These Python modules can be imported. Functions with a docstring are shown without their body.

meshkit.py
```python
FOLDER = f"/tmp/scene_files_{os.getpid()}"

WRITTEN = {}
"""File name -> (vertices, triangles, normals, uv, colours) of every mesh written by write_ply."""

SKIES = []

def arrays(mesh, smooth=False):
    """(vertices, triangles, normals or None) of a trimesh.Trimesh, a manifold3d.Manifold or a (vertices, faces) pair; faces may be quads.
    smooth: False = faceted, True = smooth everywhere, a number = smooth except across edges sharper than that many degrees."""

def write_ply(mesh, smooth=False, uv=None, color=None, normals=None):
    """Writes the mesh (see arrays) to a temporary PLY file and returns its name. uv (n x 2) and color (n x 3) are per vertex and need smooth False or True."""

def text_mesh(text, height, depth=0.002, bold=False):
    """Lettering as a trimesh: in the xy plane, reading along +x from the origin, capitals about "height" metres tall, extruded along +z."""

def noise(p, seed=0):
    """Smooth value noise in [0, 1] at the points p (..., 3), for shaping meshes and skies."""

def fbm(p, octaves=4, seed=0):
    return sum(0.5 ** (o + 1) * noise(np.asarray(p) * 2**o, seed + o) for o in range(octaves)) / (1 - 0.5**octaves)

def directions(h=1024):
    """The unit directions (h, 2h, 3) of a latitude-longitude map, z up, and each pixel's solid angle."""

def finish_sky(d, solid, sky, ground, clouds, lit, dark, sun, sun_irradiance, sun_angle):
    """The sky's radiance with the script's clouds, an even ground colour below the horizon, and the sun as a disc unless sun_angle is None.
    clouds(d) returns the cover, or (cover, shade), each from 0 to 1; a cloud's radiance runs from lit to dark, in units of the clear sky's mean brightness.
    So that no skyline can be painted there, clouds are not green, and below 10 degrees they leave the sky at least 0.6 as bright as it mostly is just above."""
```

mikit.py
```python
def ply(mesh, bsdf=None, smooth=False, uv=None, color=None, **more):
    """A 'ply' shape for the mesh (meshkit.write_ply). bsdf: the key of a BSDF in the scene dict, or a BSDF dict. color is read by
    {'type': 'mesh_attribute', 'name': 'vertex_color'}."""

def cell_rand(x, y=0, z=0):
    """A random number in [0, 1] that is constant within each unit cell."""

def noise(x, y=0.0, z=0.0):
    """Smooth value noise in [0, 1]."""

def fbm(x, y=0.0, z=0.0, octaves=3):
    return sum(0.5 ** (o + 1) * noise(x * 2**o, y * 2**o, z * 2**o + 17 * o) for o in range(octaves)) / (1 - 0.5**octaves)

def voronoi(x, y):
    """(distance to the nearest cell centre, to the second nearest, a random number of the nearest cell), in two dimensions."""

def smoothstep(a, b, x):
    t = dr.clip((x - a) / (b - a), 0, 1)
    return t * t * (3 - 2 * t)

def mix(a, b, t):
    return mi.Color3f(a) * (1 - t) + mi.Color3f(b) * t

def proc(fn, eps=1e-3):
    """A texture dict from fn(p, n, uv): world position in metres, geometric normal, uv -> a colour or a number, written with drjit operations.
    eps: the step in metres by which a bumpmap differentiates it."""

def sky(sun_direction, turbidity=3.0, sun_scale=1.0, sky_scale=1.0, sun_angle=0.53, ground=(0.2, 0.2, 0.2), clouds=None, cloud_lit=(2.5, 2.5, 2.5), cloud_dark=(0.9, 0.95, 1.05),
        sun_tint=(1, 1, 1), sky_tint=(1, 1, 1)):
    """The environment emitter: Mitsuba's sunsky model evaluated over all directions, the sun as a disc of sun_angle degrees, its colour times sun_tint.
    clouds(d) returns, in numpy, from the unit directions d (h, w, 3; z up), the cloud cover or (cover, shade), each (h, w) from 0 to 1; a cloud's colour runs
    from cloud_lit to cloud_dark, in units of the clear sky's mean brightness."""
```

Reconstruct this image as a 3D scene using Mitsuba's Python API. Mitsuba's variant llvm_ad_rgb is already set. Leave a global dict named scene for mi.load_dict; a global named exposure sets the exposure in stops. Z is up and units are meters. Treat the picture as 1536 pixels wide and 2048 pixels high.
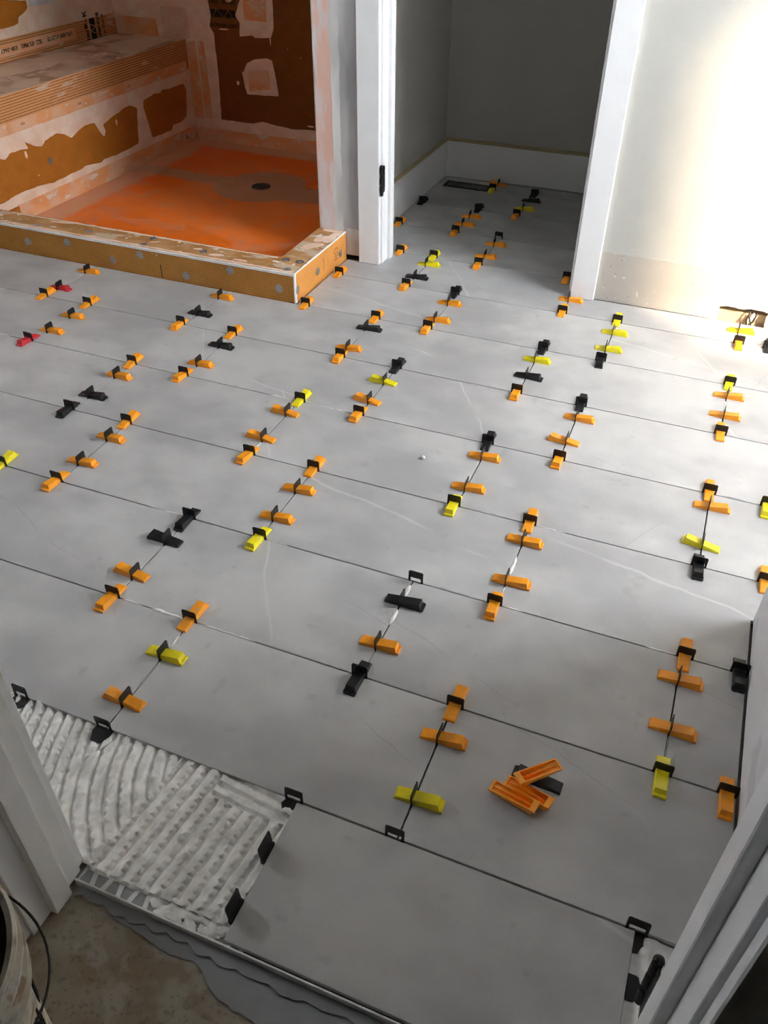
import math, random, numpy as np, trimesh, drjit as dr, mitsuba as mi, mikit, meshkit
import shapely
from shapely.geometry import Polygon, box as sbox, LineString
from shapely.ops import unary_union
import manifold3d as m3
from mikit import fbm, noise, voronoi, cell_rand, smoothstep, mix, proc, ply
T = mi.ScalarTransform4f
rnd = random.Random(7)
scene, labels = {}, {}

# ------------------------------------------------------------------ camera, sky, exposure
CAM = np.array([0.5829, -0.7140, 1.3473])
FWD = np.array([-0.28792502, 0.72082547, -0.6304838])
YAW, ROLL = -0.38, 0.0076
_rt = np.array([math.cos(YAW), -math.sin(YAW), 0.0]); _up = np.cross(_rt, FWD)
UP = -_rt * math.sin(ROLL) + _up * math.cos(ROLL)
scene['camera'] = {'type': 'perspective', 'fov': math.degrees(2 * math.atan(768 / 1655.4)), 'fov_axis': 'x',
                   'to_world': T().look_at(origin=CAM.tolist(), target=(CAM + FWD).tolist(), up=UP.tolist()),
                   'near_clip': 0.01, 'far_clip': 60.0}
SUN_AZ, SUN_EL = -40.0, 33.0
_a, _e = math.radians(SUN_AZ), math.radians(SUN_EL)
scene['sky'] = mikit.sky((math.cos(_a) * math.cos(_e), math.sin(_a) * math.cos(_e), math.sin(_e)), turbidity=4.0,
                         sun_scale=0.085, sky_scale=1.0, sun_angle=5.5, ground=(0.35, 0.34, 0.32),
                         clouds=lambda d: 0.75 + 0.25 * meshkit.fbm(d * 3.0, 4, 3), cloud_lit=(1.6, 1.6, 1.6), cloud_dark=(1.1, 1.15, 1.2), sky_tint=(0.86, 1.0, 1.17))
exposure = 7.3

# ------------------------------------------------------------------ materials
def bsdf(name, color, rough=0.5, spec=0.4, bump=None, scale=1.0, metallic=0.0, flat=None):
    col = proc(color) if callable(color) else {'type': 'rgb', 'value': list(color)}
    b = {'type': 'principled', 'base_color': col, 'roughness': rough, 'specular': spec, 'metallic': metallic}
    if bump:
        b = {'type': 'bumpmap', 'arbitrary': proc(bump, eps=5e-4), 'scale': scale, 'bsdf': b}
    scene[name] = {'type': 'twosided', 'bsdf': b}
    return name

def c_tile(p, n, uv):
    x, y = uv.x, uv.y
    cloud = fbm(x * 3.1, y * 4.3, 1.0, octaves=4)
    soft = fbm(x * 9.0 + 5, y * 13.0, 3.0, octaves=3)
    grain = noise(x * 900, y * 900)
    c = mix((0.345, 0.345, 0.350), (0.47, 0.468, 0.465), smoothstep(0.25, 0.75, cloud * 0.65 + soft * 0.35))
    c = c * (0.965 + 0.07 * grain)
    def line(c_, s_, pitch, z, w, lo, hi):
        q = (x * c_ + y * s_ + 0.045 * fbm(x * 5, y * 5, z, octaves=4)) / pitch + 0.31 * z
        return (1 - smoothstep(0.25 * w, w, dr.abs(q - dr.floor(q) - 0.5) * pitch)) * smoothstep(lo, hi, fbm(x * 2.6, y * 2.6, z + 3, octaves=3))
    dark = dr.maximum(line(0.35, 0.94, 0.53, 1.0, 0.0009, 0.56, 0.64), line(0.9, -0.42, 0.71, 6.0, 0.0009, 0.58, 0.66))
    lite = dr.maximum(line(0.22, 0.97, 0.47, 11.0, 0.006, 0.56, 0.66), line(0.85, 0.5, 0.83, 15.0, 0.0045, 0.56, 0.66))
    c = mix(c, (0.20, 0.195, 0.19), 0.55 * dark)
    c = mix(c, (0.56, 0.555, 0.55), 0.45 * lite)
    spot = smoothstep(0.74, 0.90, fbm(x * 26, y * 30, 2.0))
    return mix(c, (0.24, 0.24, 0.24), 0.22 * spot)
bsdf('m_tile', c_tile, 0.42, 0.5)

def c_plain(col, amp=0.06, f=30.0, seed=0.0):
    return lambda p, n, uv: mi.Color3f(col) * (1 - amp + 2 * amp * fbm(p.x * f + seed, p.y * f, p.z * f, octaves=3))

def c_thinset(p, n, uv):
    q = fbm(p.x * 60, p.y * 60, p.z * 60, octaves=4)
    return mix((0.64, 0.63, 0.61), (0.82, 0.815, 0.80), smoothstep(0.3, 0.7, q))
bsdf('m_thinset', c_thinset, 0.45, 0.5)
bsdf('m_thinset_gray', c_plain((0.30, 0.31, 0.32), 0.10, 45), 0.8, 0.2)
bsdf('m_thinset_dark', c_plain((0.20, 0.19, 0.18), 0.15, 60), 0.9, 0.1)

def c_subfloor(p, n, uv):
    a = fbm(p.x * 9, p.y * 9, 2.0, octaves=4)
    b = fbm(p.x * 30 + 7, p.y * 34, 5.0, octaves=4)
    d = fbm(p.x * 90, p.y * 110, 3.0, octaves=3)
    c = mix((0.34, 0.30, 0.235), (0.44, 0.41, 0.345), smoothstep(0.3, 0.7, a))
    c = mix(c, (0.27, 0.185, 0.115), 0.6 * smoothstep(0.40, 0.72, b))
    c = mix(c, (0.45, 0.42, 0.37), 0.6 * smoothstep(0.60, 0.68, fbm(p.x * 22, p.y * 20, 9.0, octaves=4)))
    return mix(c, (0.15, 0.125, 0.10), 0.45 * smoothstep(0.60, 0.80, fbm(p.x * 160, p.y * 190, 3.0, octaves=3)))
bsdf('m_subfloor', c_subfloor, 0.9, 0.15, bump=lambda p, n, uv: fbm(p.x * 70, p.y * 70, 1.0, octaves=4), scale=0.0025)

bsdf('m_trim', (0.74, 0.75, 0.76), 0.35, 0.5)
bsdf('m_trim_edge', (0.66, 0.66, 0.66), 0.5, 0.4)
bsdf('m_paint', c_plain((0.45, 0.442, 0.408), 0.02, 20), 0.6, 0.35)
def c_primer(p, n, uv):
    c = mi.Color3f((0.66, 0.665, 0.69)) * (0.97 + 0.06 * fbm(p.x * 20, p.y * 20, p.z * 20))
    return mix(c, (0.52, 0.53, 0.57), 0.7 * smoothstep(0.58, 0.68, fbm(p.y * 9, p.z * 12, 3.0, octaves=4)))
bsdf('m_primer', c_primer, 0.7, 0.2)
bsdf('m_hallwall', (0.20, 0.215, 0.215), 0.7, 0.2)
bsdf('m_ceiling', (0.46, 0.46, 0.45), 0.9, 0.1)
def c_bare(p, n, uv):
    c = mix((0.395, 0.365, 0.325), (0.455, 0.42, 0.375), fbm(p.x * 7, p.y * 7, p.z * 12, octaves=4))
    return mix(c, (0.60, 0.58, 0.54), smoothstep(0.80, 0.84, fbm(p.x * 60, 1.0, p.z * 60, octaves=3)))
bsdf('m_bare', c_bare, 0.85, 0.15)
def c_compound(p, n, uv):
    q = fbm(p.x * 14, p.y * 14, p.z * 4, octaves=4)
    return mix((0.50, 0.49, 0.48), (0.68, 0.67, 0.66), smoothstep(0.35, 0.65, q))
bsdf('m_compound', c_compound, 0.8, 0.2)
def c_smear(p, n, uv):
    q = fbm(p.x * 26, p.y * 14, p.z * 3, octaves=3)
    return mix((0.36, 0.365, 0.375), (0.50, 0.50, 0.505), smoothstep(0.3, 0.7, q))
bsdf('m_smear', c_smear, 0.8, 0.2)
def c_band_end(p, n, uv):
    q = fbm(p.x * 20, 1.0, p.z * 7, octaves=4)
    c = mix((0.68, 0.44, 0.36), (0.66, 0.55, 0.53), smoothstep(0.38, 0.62, q))
    return mix(c, (0.64, 0.61, 0.62), smoothstep(0.50, 0.75, fbm(p.x * 35 + 3, 2.0, p.z * 7, octaves=4)))
bsdf('m_band_end', c_band_end, 0.8, 0.2)

def grid(a, b, pitch, w=0.22):
    fa, fb = a / pitch, b / pitch
    fa, fb = dr.abs(fa - dr.floor(fa) - 0.5), dr.abs(fb - dr.floor(fb) - 0.5)
    return smoothstep(0.5 - w, 0.5, dr.maximum(fa, fb))
def board(col, dark, pitch, ax):
    def f(p, n, uv):
        a, b = {'x': (p.y, p.z), 'y': (p.x, p.z), 'z': (p.x, p.y)}[ax]
        q = fbm(p.x * 18, p.y * 18, p.z * 18, octaves=3)
        c = mi.Color3f(col) * (0.86 + 0.28 * q)
        c = mix(c, dark, 0.6 * grid(a, b, pitch))
        return mix(c, (0.70, 0.62, 0.52), 0.8 * smoothstep(0.80, 0.84, fbm(p.x * 55, p.y * 55, p.z * 55, octaves=3)))
    return f
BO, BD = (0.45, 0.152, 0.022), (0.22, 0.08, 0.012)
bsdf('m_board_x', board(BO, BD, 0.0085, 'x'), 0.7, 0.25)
bsdf('m_board_shaded', board((0.215, 0.072, 0.012), (0.12, 0.035, 0.006), 0.0085, 'y'), 0.7, 0.25)  # same foam board, darkened: the rear wall's shade is put into its colour
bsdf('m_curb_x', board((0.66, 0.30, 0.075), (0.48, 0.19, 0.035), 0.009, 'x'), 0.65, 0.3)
bsdf('m_curb_shaded', board((0.46, 0.21, 0.05), (0.22, 0.085, 0.015), 0.010, 'y'), 0.65, 0.3)  # same curb board as the side; shade of the front face painted in
def c_curbtop(p, n, uv):
    q = fbm(p.x * 16, p.y * 16, 1.0, octaves=4)
    c = mix((0.42, 0.20, 0.065), (0.52, 0.29, 0.13), smoothstep(0.3, 0.7, q))
    c = mix(c, (0.58, 0.44, 0.31), smoothstep(0.56, 0.66, fbm(p.x * 9 + 4, p.y * 22, 2.0, octaves=4)))
    return mix(c, (0.78, 0.72, 0.64), smoothstep(0.72, 0.77, fbm(p.x * 26, p.y * 40, 7.0, octaves=4)))
bsdf('m_curb_top', c_curbtop, 0.75, 0.25)
def c_mesh(p, n, uv):
    fz = p.z / 0.0108; lz = smoothstep(0.22, 0.46, dr.abs(fz - dr.floor(fz) - 0.5)); fy = p.y / 0.0075; ly = smoothstep(0.30, 0.5, dr.abs(fy - dr.floor(fy) - 0.5))
    c = mix((0.68, 0.33, 0.14), (0.27, 0.085, 0.02), dr.maximum(0.9 * lz, 0.45 * ly))
    return mix(c, (0.66, 0.50, 0.40), 0.8 * smoothstep(0.60, 0.72, fbm(p.x * 12, p.y * 12, p.z * 30, octaves=4)))
bsdf('m_mesh_band', c_mesh, 0.75, 0.2)
def c_band(p, n, uv):
    q = fbm(p.x * 13, p.y * 13, p.z * 13, octaves=4)
    c = mix((0.74, 0.33, 0.13), (0.72, 0.43, 0.27), smoothstep(0.35, 0.65, q))
    return mix(c, (0.72, 0.57, 0.46), smoothstep(0.62, 0.72, fbm(p.x * 30, p.y * 30, p.z * 30 + 5, octaves=3)))
bsdf('m_band', c_band, 0.7, 0.25)
def c_patch(p, n, uv):
    q = fbm(p.x * 20, p.y * 20, p.z * 20, octaves=4)
    return mix((0.76, 0.54, 0.40), (0.82, 0.65, 0.52), smoothstep(0.3, 0.7, q))
bsdf('m_patch', c_patch, 0.8, 0.2)
def c_bench(p, n, uv):
    q = fbm(p.x * 6, p.y * 12, 1.0, octaves=4)
    c = mix((0.40, 0.25, 0.16), (0.56, 0.40, 0.30), smoothstep(0.35, 0.65, q))
    return mix(c, (0.62, 0.46, 0.35), smoothstep(0.60, 0.74, fbm(p.x * 14, p.y * 9, 4.0, octaves=4)))
bsdf('m_bench_smear', c_plain((0.58, 0.43, 0.32), 0.15, 12), 0.8, 0.2)
bsdf('m_mesh_light', lambda p, n, uv: mix(c_patch(p, n, uv), (0.42, 0.22, 0.12), 0.6 * grid(p.x, p.z, 0.0105, 0.30)), 0.8, 0.2)
bsdf('m_bench_top', c_bench, 0.8, 0.2)
def c_pan(p, n, uv):
    q = fbm(p.x * 5, p.y * 5, 1.0, octaves=4)
    c = mix((0.86, 0.165, 0.014), (0.86, 0.215, 0.045), smoothstep(0.3, 0.7, q))
    wob = 0.05 * (fbm(p.x * 9, p.y * 9, 3.0) - 0.5)
    r = dr.sqrt(dr.square(p.x + 1.56) + dr.square(p.y - 2.97)) + wob
    ring = 1 - smoothstep(0.215, 0.24, r)
    seam = (1 - smoothstep(0.05, 0.075, dr.abs(p.y - 2.97 + wob))) * smoothstep(0.0, 0.1, -1.56 - p.x)
    tr = smoothstep(0.0, 0.05, p.x + 1.56) * (1 - smoothstep(0.09, 0.12, dr.abs(p.y - 2.93 + wob)))
    c = mix(c, (0.40, 0.235, 0.15), 0.75 * dr.maximum(ring, dr.maximum(seam, tr)))
    edge = dr.minimum(p.x + 2.285, dr.minimum(3.55 - p.y, p.y - 1.98)) + 1.5 * wob
    c = mix(c, (0.66, 0.42, 0.28), 0.7 * (1 - smoothstep(0.10, 0.16, edge)))
    return mix(c, (0.62, 0.40, 0.28), 0.22 * smoothstep(0.55, 0.75, fbm(p.x * 13, p.y * 13, 8.0, octaves=4)))
bsdf('m_pan', c_pan, 0.55, 0.4)
bsdf('m_drain', (0.05, 0.05, 0.048), 0.5, 0.4, metallic=0.3)
bsdf('m_metal', (0.42, 0.44, 0.46), 0.42, 0.5, metallic=0.85)
bsdf('m_strip', (0.70, 0.71, 0.71), 0.4, 0.5, metallic=0.15)
bsdf('m_bead', (0.80, 0.79, 0.76), 0.5, 0.4)
bsdf('m_black', (0.007, 0.007, 0.008), 0.42, 0.35)
bsdf('m_wedge_k', c_plain((0.010, 0.011, 0.012), 0.25, 120), 0.4, 0.4)
def c_dusty(col, dust):
    return lambda p, n, uv: mix(mi.Color3f(col) * (0.94 + 0.12 * noise(p.x * 160, p.y * 160, p.z * 160)), dust, 0.55 * smoothstep(0.66, 0.78, fbm(p.x * 75, p.y * 75, p.z * 75, octaves=3)))
bsdf('m_wedge_o', c_dusty((0.90, 0.33, 0.016), (0.80, 0.45, 0.20)), 0.38, 0.5)
bsdf('m_wedge_y', c_dusty((0.78, 0.66, 0.012), (0.72, 0.68, 0.20)), 0.38, 0.5)
bsdf('m_wedge_r', (0.52, 0.025, 0.04), 0.38, 0.5)
bsdf('m_ink', (0.016, 0.014, 0.012), 0.7, 0.2)
bsdf('m_ink_orange', (0.45, 0.17, 0.04), 0.7, 0.2)
bsdf('m_tape', (0.42, 0.36, 0.20), 0.7, 0.2)
bsdf('m_wood', c_plain((0.55, 0.40, 0.27), 0.10, 40), 0.7, 0.2)
bsdf('m_void', (0.16, 0.145, 0.13), 0.9, 0.05)
bsdf('m_red', (0.30, 0.02, 0.03), 0.6, 0.3)
bsdf('m_orange_mat', (0.55, 0.27, 0.15), 0.7, 0.2)
def c_bucket(p, n, uv):
    a = fbm(p.x * 26, p.y * 26, p.z * 34, octaves=4)
    c = mix((0.62, 0.60, 0.54), (0.50, 0.46, 0.38), smoothstep(0.4, 0.65, a))
    c = mix(c, (0.33, 0.21, 0.11), 0.8 * smoothstep(0.57, 0.68, fbm(p.x * 30, p.y * 30, p.z * 45 + 4, octaves=4)))
    return mix(c, (0.36, 0.37, 0.36), 0.8 * smoothstep(0.58, 0.66, fbm(p.x * 40 + 9, p.y * 40, p.z * 48, octaves=4)))
bsdf('m_bucket', c_bucket, 0.6, 0.3)
bsdf('m_bucket_in', c_plain((0.16, 0.12, 0.08), 0.3, 30), 0.8, 0.2)

# ------------------------------------------------------------------ helpers
cat = trimesh.util.concatenate
def bx(x0, x1, y0, y1, z0, z1):
    b = trimesh.creation.box((x1 - x0, y1 - y0, z1 - z0)); b.apply_translation(((x0 + x1) / 2, (y0 + y1) / 2, (z0 + z1) / 2)); return b
def bevel_box(x0, x1, y0, y1, z0, z1, r=0.002):
    """A box whose twelve edges are chamfered."""
    pts = []
    for sx in (0, 1):
        for sy in (0, 1):
            for sz in (0, 1):
                c = np.array([(x0, x1)[sx], (y0, y1)[sy], (z0, z1)[sz]]); s = np.array([1 - 2 * sx, 1 - 2 * sy, 1 - 2 * sz]) * r
                for k in range(3):
                    q = s.copy(); q[k] = 0; pts.append(c + q)
    return trimesh.convex.convex_hull(np.array(pts))
def put(key, mesh, mat, smooth=False, uv=None, to_world=None):
    if key in scene:
        i = 1
        while f'{key}_{i:03d}' in scene: i += 1
        key = f'{key}_{i:03d}'
    d = mesh if isinstance(mesh, dict) else ply(mesh, mat, smooth=smooth, uv=uv)
    if isinstance(mesh, dict) or to_world is not None:
        d = {**d, 'to_world': to_world if to_world is not None else T()}
    scene[key] = d
    return key
used = set()
def fresh(name):
    k, i = name, 0
    while k in used: i += 1; k = f'{name}_{i:03d}'
    used.add(k); return k
def tag(key, label, category, group=None):
    labels[key] = {'label': label, 'category': category, **({'group': group} if group else {})}
def struct(key, mesh, mat, **kw):
    k = put(key, mesh, mat, **kw); labels[k] = {'kind': 'structure'}; return k
def extr(poly, h):
    gs = [g for g in getattr(poly, 'geoms', [poly]) if g.area > 1e-8]
    return cat([trimesh.creation.extrude_polygon(g, h, engine='earcut') for g in gs])
def on_x(mesh, x, sign=1):   # (u, v, w) -> plane of constant x; u runs along y, v up
    m = mesh.copy(); v = m.vertices.copy(); m.vertices = np.stack([x + sign * v[:, 2], v[:, 0], v[:, 1]], 1)
    if sign < 0: m.invert()
    return m
def on_y(mesh, y):           # u along x, v up, thickness towards -y
    m = mesh.copy(); v = m.vertices.copy(); m.vertices = np.stack([v[:, 0], y - v[:, 2], v[:, 1]], 1); return m
def rough_edge(poly, amp, step, seed):
    """The polygon with its outline broken up by noise."""
    def ring(r):
        L = r.length; n = max(8, int(L / step)); pts = np.array([r.interpolate(i / n, normalized=True).coords[0] for i in range(n)])
        d = np.roll(pts, -1, 0) - np.roll(pts, 1, 0); nn = np.stack([d[:, 1], -d[:, 0]], 1); nn /= np.linalg.norm(nn, axis=1)[:, None] + 1e-9
        w = (meshkit.fbm(np.c_[pts / (step * 3), np.full(n, seed)], 4, seed) - 0.5) * 2 * amp
        return pts + nn * w[:, None]
    out = [Polygon(ring(g.exterior), [ring(i) for i in g.interiors]).buffer(0) for g in getattr(poly, 'geoms', [poly])]
    return unary_union(out)
def blob(cx, cy, rx, ry, seed, ang=0.0, n=36):
    t = np.linspace(0, 2 * np.pi, n, endpoint=False)
    r = 0.55 + 0.9 * meshkit.fbm(np.c_[np.cos(t) * 1.7, np.sin(t) * 1.7, np.full(n, seed * 3.1)], 3, seed)
    x, y = rx * r * np.cos(t), ry * r * np.sin(t)
    return Polygon(np.c_[cx + x * math.cos(ang) - y * math.sin(ang), cy + x * math.sin(ang) + y * math.cos(ang)]).buffer(0)
def tube(pts, rad, n=8):
    """A round tube along the points; rad may be one number or one per point."""
    pts = np.asarray(pts, float); rad = np.broadcast_to(rad, len(pts)); d = np.gradient(pts, axis=0); d /= np.linalg.norm(d, axis=1)[:, None]
    up = np.array([0, 0, 1.0]) if abs(d[0, 2]) < 0.9 else np.array([1.0, 0, 0]); V = []
    for p_, t_, r_ in zip(pts, d, rad):
        a = np.cross(t_, up); a /= np.linalg.norm(a); b = np.cross(a, t_); th = np.arange(n) * 2 * np.pi / n
        V.append(p_ + r_ * (np.cos(th)[:, None] * a + np.sin(th)[:, None] * b))
    V = np.vstack(V); F = []
    for i in range(len(pts) - 1):
        for j in range(n):
            k = (j + 1) % n; F += [[i * n + j, i * n + k, (i + 1) * n + k], [i * n + j, (i + 1) * n + k, (i + 1) * n + j]]
    F += [[0, k + 1, k] for k in range(1, n - 1)]; o = (len(pts) - 1) * n; F += [[o, o + k, o + k + 1] for k in range(1, n - 1)]
    m = trimesh.Trimesh(V, F, process=False); m.fix_normals(); return m
def lathe(profile, n=48):
    return trimesh.creation.revolve(np.asarray(profile), sections=n)
def text_on(s, h, depth=0.0006, bold=True):
    m = meshkit.text_mesh(s, h, depth, bold); m.apply_translation((-m.bounds[:, 0].mean(), -m.bounds[:, 1].mean(), 0)); return m
def turn(m, deg):
    m = m.copy(); m.apply_transform(trimesh.transformations.rotation_matrix(math.radians(deg), [0, 0, 1])); return m
def shift(m, u, v, w=0):
    m = m.copy(); m.apply_translation((u, v, w)); return m

ORD = ['first', 'second', 'third', 'fourth', 'fifth', 'sixth', 'seventh', 'eighth', 'ninth', 'tenth', 'eleventh', 'twelfth']
P, TL = 0.3075, 0.6101            # row pitch, tile pitch
OFF = [-0.2831, -0.4834, -0.8901, -1.0881, -1.4960, -1.6969, -0.2723, -0.4724, -0.2755, -0.4735, -0.2755, -0.4780]
WB = 2.318                        # front of the wall with the small room's doorway
WR = 2.00                         # inner face of the right wall with the window
G = 0.0031                        # joint width
TB = -0.0095                      # underside of the tiles

# ------------------------------------------------------------------ the setting: floor
struct('floor', cat([bx(-2.75, 2.1, -0.262, 3.6, -0.06, -0.0130)]), 'm_thinset_dark')
struct('floor_hall', bx(-2.0, 2.2, -2.6, -0.262, -0.06, -0.020), 'm_subfloor')
room = Polygon([(-2.24, 0.001), (0.868, 0.001), (0.868, 0.784), (WR - 0.006, 0.784), (WR - 0.006, WB - 0.004), (0.16, WB - 0.004), (0.16, 2.45), (1.24, 2.45), (1.24, 3.498),
                (-0.778, 3.498), (-0.778, 2.45), (-0.66, 2.45), (-0.66, WB - 0.012), (-0.794, WB - 0.012), (-0.794, 1.8445), (-2.24, 1.8445)])
def tile_mesh(poly):
    """One porcelain tile: a whole one has chamfered upper edges; a cut one follows the room."""
    x0, y0, x1, y1 = poly.bounds
    if poly.area > 0.98 * (x1 - x0) * (y1 - y0):
        r = 0.0007; c = [(x0, y0), (x1, y0), (x1, y1), (x0, y1)]; i = [(x0 + r, y0 + r), (x1 - r, y0 + r), (x1 - r, y1 - r), (x0 + r, y1 - r)]
        V = [(*q, TB) for q in c] + [(*q, -r) for q in c] + [(*q, 0) for q in i]
        F = [[3, 2, 1], [3, 1, 0], [8, 9, 10], [8, 10, 11]]
        for a in range(4):
            b = (a + 1) % 4
            for o in (0, 4): F += [[o + a, o + b, o + 4 + b], [o + a, o + 4 + b, o + 4 + a]]
        return trimesh.Trimesh(np.array(V), F, process=False)
    return shift(extr(poly, -TB), 0, 0, TB)
def add_tile(poly):
    for g in getattr(poly, 'geoms', [poly]):
        if g.area < 2e-4: continue
        m = tile_mesh(g); m.apply_translation((0, 0, rnd.uniform(-0.0003, 0.0)))
        o = np.array([rnd.uniform(0, 60), rnd.uniform(0, 60)]); s = rnd.choice((-1, 1))
        put('floor__tile', m, 'm_tile', uv=m.vertices[:, :2] * s + o)
for k in range(12):
    for j in range(-4, 7):
        x0 = OFF[k] + j * TL
        r = sbox(x0 + G / 2, k * P + G / 2, x0 + TL - G / 2, (k + 1) * P - G / 2).intersection(room)
        if not r.is_empty: add_tile(r)
add_tile(sbox(0.135, -0.2615, 0.735, -0.002))

# thinset that has been squeezed out of the joints
def bead(pts, r=0.0022, z=-0.0006, seed=1):
    pts = np.asarray(pts, float); L = np.linalg.norm(pts[1] - pts[0]); n = max(6, int(L / 0.006)); t = np.linspace(0, 1, n)[:, None]
    q = pts[0] * (1 - t) + pts[1] * t; w = meshkit.fbm(np.c_[q * 60, np.full(n, seed)], 3, seed); d = (pts[1] - pts[0]) / L
    q = q + np.array([-d[1], d[0]]) * (w[:, None] - 0.5) * 0.004; rr = r * (0.35 + 1.3 * w) * np.minimum(1, 4 * np.minimum(t, 1 - t)[:, 0] + 0.15)
    m = tube(np.c_[q, np.full(n, z)], rr, 7); m.vertices[:, 2] = np.minimum(m.vertices[:, 2], 0.0016); return m
def jx(k, x0, x1): return [(x0, k * P), (x1, k * P)]
def jy(k, j, y0, y1): return [(OFF[k] + j * TL, y0), (OFF[k] + j * TL, y1)]
for i, (pts, r, mat) in enumerate([
        (jx(1, -0.47, -0.41), .0022, 'm_thinset'), (jx(1, -0.39, -0.30), .0038, 'm_thinset'), (jx(1, -0.27, -0.12), .0022, 'm_thinset'), (jx(2, -0.26, -0.20), .002, 'm_thinset'),
        (jx(2, -0.60, -0.51), .0018, 'm_thinset'), (jx(2, 0.15, 0.30), .0022, 'm_thinset_gray'), (jx(2, 0.345, 0.39), .002, 'm_thinset'), (jx(2, 0.66, 0.725), .0022, 'm_thinset'),
        (jx(3, 0.145, 0.26), .0026, 'm_thinset_gray'), (jx(3, 0.345, 0.42), .0022, 'm_thinset'), (jx(4, -0.58, -0.50), .0022, 'm_thinset'), (jx(4, -0.45, -0.31), .0022, 'm_thinset'),
        (jx(4, 0.76, 0.86), .003, 'm_thinset_gray'), (jx(5, 0.76, 0.86), .003, 'm_thinset_gray'), (jx(4, -1.75, -1.60), .002, 'm_thinset'), (jx(7, 0.16, 0.31), .002, 'm_thinset_gray'),
        (jy(1, 1, 0.555, 0.60), .0045, 'm_thinset'), (jy(1, 1, 0.465, 0.515), .006, 'm_thinset'), (jy(1, 1, 0.35, 0.385), .002, 'm_thinset_gray'), (jy(2, 2, 0.72, 0.79), .0040, 'm_thinset'),
        (jy(2, 2, 0.64, 0.68), .002, 'm_thinset'), (jy(3, 1, 0.95, 0.99), .0022, 'm_thinset'), (jy(0, 0, 0.225, 0.262), .0022, 'm_thinset'), (jy(0, 0, 0.10, 0.18), .002, 'm_thinset_gray'),
        (jy(5, 4, 1.67, 1.74), .0022, 'm_thinset'), (jy(1, 2, 0.32, 0.40), .002, 'm_thinset_gray')]):
    put('floor__thinset_bead', bead(pts, r, seed=i + 1), mat, smooth=True)

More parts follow.
